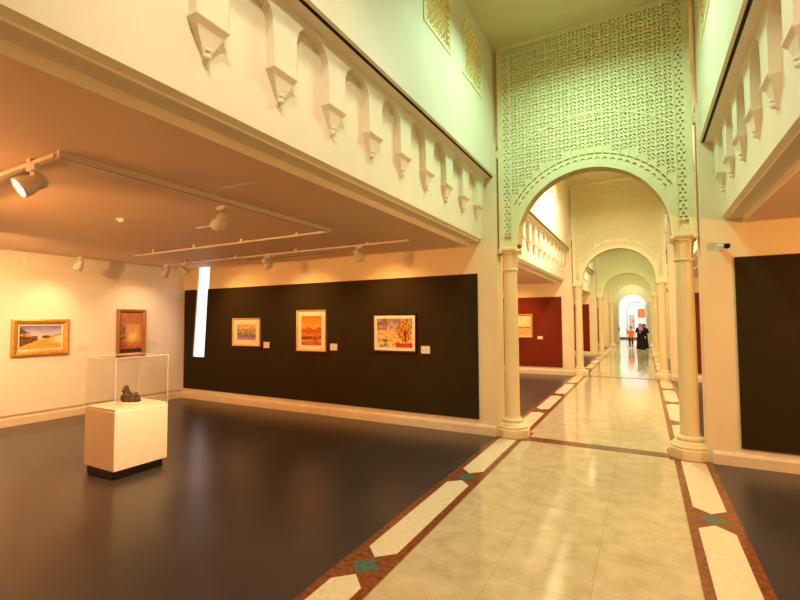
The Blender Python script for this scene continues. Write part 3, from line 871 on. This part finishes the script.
spotlight(-5.98, 5.85, (-5.89, 6.97, 1.8), 'spotlight above the orange desert painting', W=95, size=105, blend=1, col=WARM)
spotlight(-3.97, 5.85, (-3.95, 6.97, 1.8), 'spotlight above the tree landscape painting', W=105, size=105, blend=1, col=WARM)

t = empty('smoke_detector', (-5.55, 3.06, zceil(-5.55))); tag(t, 'small round white smoke detector on the gallery ceiling', 'smoke detector')
MB().lathe([(.062,.002),(.062,-.012),(.055,-.018)], 28).build('base', M['cam_white'], t)
MB().lathe([(.045,-.017),(.042,-.034),(.02,-.040)], 28).build('sensor_dome', M['cam_white'], t)
for (x0, x1, y, lab) in ((-3.40,-2.95,2.76,'short ceiling air slot nearest the nave, beside the long track'),(-5.2,-4.8,3.85,'short ceiling air slot beside the lone spotlight')):
    t = empty('air_slot', ((x0+x1)/2, y, zceil((x0+x1)/2))); tag(t, lab, 'vent')
    h = (x1-x0)/2
    MB().cbox(-h,h,-.02,.02,-.006,.004,.002).build('frame', M['cam_white'], t)
t = empty('air_slot', (-5.75, 6.45, zceil(-5.75))); tag(t, 'long dark ceiling air slot close above the dark panel', 'vent')
MB().cbox(-1.45,1.45,-.035,.035,-.008,.004,.002).build('frame', M['metal'], t)
MB().box(-1.42,1.42,-.02,.02,-.0085,-.004).build('opening', M['black'], t)

# security camera on the right pier
t = empty('security_camera', (.90, YW, 2.76)); tag(t, 'small black and white security camera on the right pier', 'camera')
MB().lathe([(.035,0),(.035,.02),(.02,.025)], 20).xf(Matrix.Rotation(PI/2,4,'X')).build('wall_plate', M['cam_white'], t)
MB().tube([(0,-.02,0),(0,-.06,.01),(0,-.08,.04)], .010, 8).build('arm', M['cam_white'], t)
Tm = Matrix.Translation((0,-.10,.02)) @ Matrix.Rotation(math.radians(25),4,'Z') @ Matrix.Rotation(math.radians(12),4,'X')
MB().cbox(-.035,.035,-.11,.06,.03,.045,.004).xf(Tm).build('sun_shield', M['cam_white'], t)
MB().tube([(0,.05,0),(0,-.10,0)], [.030,.034], 18).xf(Tm).build('housing', M['cam_white'], t)
MB().lathe([(.036,-.01),(.036,.004),(.030,.020),(.012,.030)], 18).xf(Tm @ Matrix.Translation((0,-.098,0)) @ Matrix.Rotation(PI/2,4,'X')).build('lens', M['black'], t)

# ------------------------------------------------------------------ people
def skin_mesh(name, verts, edges, m, parent, lvl=1, root=0):
    me = bpy.data.meshes.new(name); me.from_pydata([v[:3] for v in verts], edges, [])
    o = bpy.data.objects.new(name, me); COL.objects.link(o)
    md = o.modifiers.new('s', 'SKIN'); md.use_smooth_shade = True
    for i, v in enumerate(verts):
        sv = me.skin_vertices[0].data[i]; r = v[3]
        sv.radius = (r, v[4] if len(v) > 4 else r); sv.use_root = (i == root)
    sb = o.modifiers.new('u', 'SUBSURF'); sb.levels = sb.render_levels = lvl
    dg = bpy.context.evaluated_depsgraph_get(); dg.update()
    m2 = bpy.data.meshes.new_from_object(o.evaluated_get(dg)); o.modifiers.clear(); o.data = m2
    m2.materials.clear(); m2.materials.append(m)
    for p in m2.polygons: p.use_smooth = True
    o.parent = parent
    return o
def person(loc, rz, H, lab, pose):
    """figure facing local -Y; H standing height"""
    t = empty('person', loc, rz); tag(t, lab, 'person')
    k = H/1.7
    V = []; E = []
    def v(x, y, z, r, r2=None):
        V.append((x*k, y*k, z*k, r*k, (r2 or r)*k)); return len(V)-1
    def ch(a, *ids):
        for i in ids: E.append((a, i)); a = i
        return a
    pel = v(0,0,.93,.13,.10); ab = v(0,0,1.08,.12,.09); chs = v(0,-.01,1.26,.15,.10); nk = v(0,0,1.43,.055); hd0 = v(0,-.015,1.50,.066); hd1 = v(0,-.02,1.58,.088,.10); hd2 = v(0,-.01,1.66,.065)
    ch(pel, ab, chs, nk, hd0, hd1, hd2)
    for s in (-1, 1):
        f = pose.get('leg', .06)*s
        hp = v(s*.09,0,.86,.085); kn = v(s*.095,-f*.8-.01,.48,.055); an = v(s*.095,f*.9 if f < 0 else f*.9,.09,.036); to = v(s*.11,(f*.9)-.13,.035,.030)
        hl = v(s*.095,f*.9+.03,.035,.028)
        ch(pel, hp, kn, an, to); E.append((an, hl))
        sh = v(s*.17,0,1.38,.055); el, wr, dr = pose['arm'][s]
        e = v(el[0]*s,el[1],el[2],.040); w = v(wr[0]*s,wr[1],wr[2],.026)
        ch(chs, sh, e, w)
        D = Vector((dr[0]*s, dr[1], dr[2])).normalized(); W = Vector((wr[0]*s, wr[1], wr[2]))
        X = D.cross(Vector((0,1,0.01))).normalized()
        if X.length < .5: X = Vector((1,0,0))
        pm = W+D*.06; p = v(*pm, .026, .018); E.append((w, p))
        for j, (off, ln) in enumerate(((-.030,.062),(-.010,.075),(.010,.070),(.028,.055))):
            a = pm+X*off+D*.03; b_ = a+D*ln*.55+Vector((0,-.008,0)); c_ = b_+D*ln*.45+Vector((0,-.02,0))
            ia = v(*a,.0095); ib = v(*b_,.0085); ic = v(*c_,.007); ch(p, ia, ib, ic)
        a = W+D*.035+X*-.032; b_ = a+D*.035-X*.018; c_ = b_+D*.025
        ia = v(*a,.011); ib = v(*b_,.0095); ic = v(*c_,.008); ch(p, ia, ib, ic)
    nose = v(0,-.125,1.575,.012); E.append((hd1, nose))
    body = skin_mesh('body', V, E, M['skin'], t)
    for s in (-1, 1):
        MB().lathe([(.002,-.011),(.009,-.007),(.012,0),(.009,.007),(.002,.011)], 10, c=(s*.032*k,-.102*k,1.60*k)).build('eye', M['hair'], t)
        MB().lathe([(.004,-.03),(.014,-.02),(.017,0),(.014,.022),(.004,.03)], 10, c=(s*.089*k,-.01*k,1.57*k)).build('ear', M['skin'], t)
    MB().cbox(-.022*k,.022*k,-.118*k,-.104*k,1.535*k,1.545*k,.003).build('mouth', M['beige'], t)
    return t, k
def ell(mb, rows, n=28, wob=0.):
    vs = []; fs = []
    for i, (cx, cy, z, rx, ry) in enumerate(rows):
        for j in range(n):
            a = 2*PI*j/n; w = 1+wob*math.sin(a*6+i*.5)
            vs.append((cx+rx*w*math.cos(a), cy+ry*w*math.sin(a), z))
    for i in range(len(rows)-1):
        for j in range(n): fs.append((i*n+j, i*n+(j+1) % n, (i+1)*n+(j+1) % n, (i+1)*n+j))
    mb.add(vs, fs, 0, True); return mb
def gown(t, k, m, hem=.03, wob=.03):
    b = ell(MB(), [(0,0,hem*k,.27*k,.24*k),(0,0,.3*k,.235*k,.205*k),(0,0,.7*k,.205*k,.165*k),(0,0,.95*k,.19*k,.15*k),(0,0,1.15*k,.175*k,.135*k),(0,0,1.30*k,.195*k,.135*k),(0,0,1.39*k,.165*k,.11*k),(0,0,1.45*k,.08*k,.075*k)], wob=wob)
    return b
def hijab(t, k, m, drape):
    b = ell(MB(), [(0,.01*k,1.40*k,.12*k,.115*k),(0,.015*k,1.46*k,.090*k,.10*k)], 24)
    vs = []; fs = []; n = 24; mm = 9
    for i in range(mm+1):
        th = PI*.5*i/mm
        for j in range(n):
            a = 2*PI*j/n
            r = math.cos(th)
            y = .02+.122*r*math.sin(a); x = .108*r*math.cos(a)
            z = 1.575+.135*math.sin(th)
            if y < -.085: y = -.085
            vs.append((x*k, y*k, z*k))
    for i in range(mm):
        for j in range(n): fs.append((i*n+j, i*n+(j+1) % n, (i+1)*n+(j+1) % n, (i+1)*n+j))
    b.add(vs, fs, 0, True)
    # sides and back below the crown, open at the face
    rows = []
    for z, rx, ry in ((1.575,.108,.122),(1.52,.106,.118),(1.46,.10,.11),(1.40,.125,.12)):
        rows.append([((rx*math.cos(a))*k, (.02+ry*math.sin(a))*k, z*k) for a in [(-.30+1.6*j/20)*PI for j in range(21)]])
    vs = [p for R in rows for p in R]
    b.add(vs, [(i*21+j, i*21+j+1, (i+1)*21+j+1, (i+1)*21+j) for i in range(3) for j in range(20)], 0, True)
    b.build('headscarf', m, t)
    if drape: ell(MB(), [(0,-.02*k,1.20*k,.15*k,.14*k),(0,-.02*k,1.30*k,.165*k,.14*k),(0,-.01*k,1.40*k,.13*k,.125*k),(0,0,1.485*k,.085*k,.098*k)], 24, .03).build('scarf_drape', drape, t)
def sleeves(b, k, pose, r0=.075, r1=.06, upto=1.0):
    for s in (-1, 1):
        el, wr, dr = pose['arm'][s]
        sh = Vector((s*.15,0,1.37)); e = Vector((el[0]*s,el[1],el[2])); w = Vector((wr[0]*s,wr[1],wr[2])); w = e+(w-e)*upto
        b.tube([sh*k, (sh*.5+e*.5)*k, e*k, (e*.4+w*.6)*k, w*k], [r0*k, r0*.9*k, r0*.82*k, r1*k, r1*k], 12)
down = lambda: ((.24,.02,1.12),(.25,-.06,.88),(0,-.15,-1))
bent = lambda: ((.25,-.02,1.12),(.14,-.24,1.10),(-.5,-.7,.1))
poseA = {'leg':.10, 'arm':{-1:bent(), 1:down()}}
t, k = person((-.19,30.1,0), math.radians(12), 1.63, 'woman in a black abaya and mauve headscarf walking in the corridor', poseA)
b = gown(t, k, None); sleeves(b, k, poseA); b.build('abaya', M['abaya'], t); hijab(t, k, M['beige'], M['mauve'])
for s in (-1,1): MB().cbox(s*.095*k-.045,s*.095*k+.045,-.17,.08,0,.07,.02).build('shoe', M['shoe'], t)
poseB = {'leg':-.08, 'arm':{-1:down(), 1:bent()}}
t, k = person((-.0,30.95,0), math.radians(-10), 1.56, 'person in dark clothes close behind the woman in the black abaya', poseB)
b = gown(t, k, None, hem=.06); sleeves(b, k, poseB); b.build('coat', M['abaya'], t); hijab(t, k, M['hair'], None)
for s in (-1,1): MB().cbox(s*.095*k-.045,s*.095*k+.045,-.17,.08,0,.07,.02).build('shoe', M['cam_black'], t)
poseC = {'leg':.13, 'arm':{-1:((.26,-.03,1.16),(.30,-.14,1.38),(.1,-.3,1)), 1:down()}}
t, k = person((-.74,31.9,0), math.radians(4), 1.36, 'boy in an orange shirt and dark trousers walking in the corridor', poseC)
b = ell(MB(), [(0,0,.80*k,.165*k,.125*k),(0,0,.95*k,.165*k,.125*k),(0,0,1.1*k,.155*k,.118*k),(0,0,1.28*k,.185*k,.13*k),(0,0,1.39*k,.155*k,.10*k),(0,0,1.44*k,.075*k,.07*k)], wob=.015)
sleeves(b, k, poseC, .072, .062, .15); b.build('shirt', M['shirt'], t)
b = ell(MB(), [(0,0,.72*k,.15*k,.115*k),(0,0,.86*k,.16*k,.12*k),(0,0,.95*k,.15*k,.11*k)])
for s in (-1,1):
    f = .13*s
    b.tube([(s*.09*k,0,.86*k),(s*.092*k,-f*.4*k,.66*k),(s*.095*k,(-f*.8-.01)*k,.48*k),(s*.095*k,f*.45*k,.26*k),(s*.095*k,f*.9*k,.08*k)], [.10*k,.085*k,.072*k,.06*k,.058*k], 12)
    MB().cbox(s*.10*k-.045,s*.10*k+.045,f*.9*k-.15,f*.9*k+.07,0,.075,.02).build('shoe', M['shoe'], t)
b.build('trousers', M['jeans'], t)
b = MB(); vs = []; fs = []
for i in range(8):
    th = -.25+1.82*i/7
    for j in range(22):
        a = 2*PI*j/22; r = math.cos(th)
        y = .010+.112*r*math.sin(a)
        if y < -.070 and th < .55: y = -.070
        vs.append((.098*r*math.cos(a)*k, y*k, (1.60+.125*math.sin(th))*k))
for i in range(7):
    for j in range(22): fs.append((i*22+j, i*22+(j+1) % 22, (i+1)*22+(j+1) % 22, (i+1)*22+j))
b.add(vs, fs, 0, True).build('hair', M['hair'], t)

# ------------------------------------------------------------------ lights
def area(loc, rot, sx, sy, W, col, spread=180, name='lamp'):
    L = bpy.data.lights.new(name, 'AREA'); L.shape = 'RECTANGLE'; L.size = sx; L.size_y = sy; L.energy = W; L.color = col; L.spread = math.radians(spread)
    o = bpy.data.objects.new(name, L); COL.objects.link(o); o.location = loc; o.rotation_euler = rot; return o
def spot(loc, aim, W, size, blend, col, soft=.05, name='unseen_beam'):
    L = bpy.data.lights.new(name, 'SPOT'); L.energy = W; L.color = col; L.spot_size = math.radians(size); L.spot_blend = blend; L.shadow_soft_size = soft
    o = bpy.data.objects.new(name, L); COL.objects.link(o); o.location = loc
    o.rotation_euler = (Vector(aim)-Vector(loc)).to_track_quat('-Z', 'Y').to_euler(); return o
MINT = (.56, 1, .72); SOFT = (1, .88, .66)
area((CX, 5.35, 6.0), (0,0,0), .6, 1.0, 95, MINT, 160, 'nave_floodlight')
spot((CX,.5,6.25), (CX,1.9,0), 290, 112, .6, SOFT, .18, 'nave_floodlight')
for sx in (-1, 1): spot((CX+1.25*sx,.6,6.1), (CX-1.6*sx,2.9,2.5), 400, 58, .7, SOFT, .15, 'nave_floodlight')
for y, W, c in ((11.4, 320, (1,.92,.66)), (20.0, 250, (.86,1,.68)), (28.6, 250, (.94,1,.66)), (35.8, 190, (1,.96,.68))):
    area((CX, y, 6.0), (0,0,0), .4, 1.6, W, c, 165, 'nave_floodlight')
# warm fill for the left gallery, from unseen lamps added outside the view
for x, y, ax, ay, az, W in ((-7.6,.2,-9.9,1.2,1.7,190),(-7.45,2.25,-9.9,4.1,1.3,390),(-8.2,-1.0,-9.9,-.6,1.4,80)):
    spot((x,y,2.85), (ax,ay,az), W, 104, 1, (1,.58,.25))
def fill_point(loc, W, col=(1,.46,.16), r=.06):  # point source without a fixture, added as fill
    L = bpy.data.lights.new('fill_lamp', 'POINT'); L.energy = W; L.color = col; L.shadow_soft_size = r
    o = bpy.data.objects.new('fill_lamp', L); COL.objects.link(o); o.location = loc
fill_point((-4.7,.7,2.75), 40); fill_point((-7.0,.5,2.7), 30)  # added out of view to brighten the gallery ceiling
for x, y, W in ((-4.2,-.6,110),(-6.6,-.6,110),(-8.6,-.6,70)): spot((x,y,2.2), (x-.3,y+1.2,3.1), W, 150, 1, (1,.46,.16))  # uplights added out of view to lift the ceiling
spot((-5.5,.3,2.8), (-5.6,7,2.85), 520, 75, .8, (1,.45,.13))  # hidden flood added to even out the orange above the dark panel
# right gallery: panel spot, plus a point lamp added for orange fill
spot((2.9,5.5,2.9), (3.1,7,1.5), 80, 62, .9, WARM); fill_point((3.0,4.2,2.6), 230, (1,.46,.14))
# further bays: panel spots, with point lamps added as warm fill
for k in range(1, NB):
    y = YW+PITCH*k
    spot((-3.9,y-1.6,2.9), (-3.78,y,1.6), 170, 80, 1, (1,.50,.16))
    fill_point((-5.5,y-4.2,2.6), 260, (1,.52,.20)); fill_point((3.6,y-4.2,2.6), 260, (1,.52,.20))
    spot((2.2,y-1.4,2.9), (2.3,y,1.5), 60, 62, .9, WARM)
area((CX, 42.2, 4.9), (0,0,0), 5, 5, 330, (1,.98,1), 180, 'white_room_lights')

# ------------------------------------------------------------------ world, camera, view
wd = bpy.data.worlds.new('world'); S.world = wd; wd.use_nodes = True
wd.node_tree.nodes['Background'].inputs[0].default_value = (1,.85,.6,1); wd.node_tree.nodes['Background'].inputs[1].default_value = .02
F, yaw, pitch, roll = 442.727, .502570, .0455886, -.00531874
cy, sy, cp, sp, cr, sr = math.cos(yaw), math.sin(yaw), math.cos(pitch), math.sin(pitch), math.cos(roll), math.sin(roll)
fwd = Vector((-sy*cp, cy*cp, sp)); right = Vector((cy, sy, 0)); upv = right.cross(fwd)
r2 = right*cr+upv*sr; u2 = upv*cr-right*sr
cam = bpy.data.cameras.new('camera'); cam.sensor_width = 36; cam.lens = F/800*36; cam.clip_start = .05; cam.clip_end = 200
co = bpy.data.objects.new('camera', cam); COL.objects.link(co)
co.matrix_world = Matrix(((r2.x,u2.x,-fwd.x,0),(r2.y,u2.y,-fwd.y,0),(r2.z,u2.z,-fwd.z,1.85),(0,0,0,1)))
S.camera = co
S.view_settings.view_transform = 'Standard'; S.view_settings.look = 'None'; S.view_settings.gamma = 1; S.view_settings.use_curve_mapping = False
S.view_settings.exposure = -.08
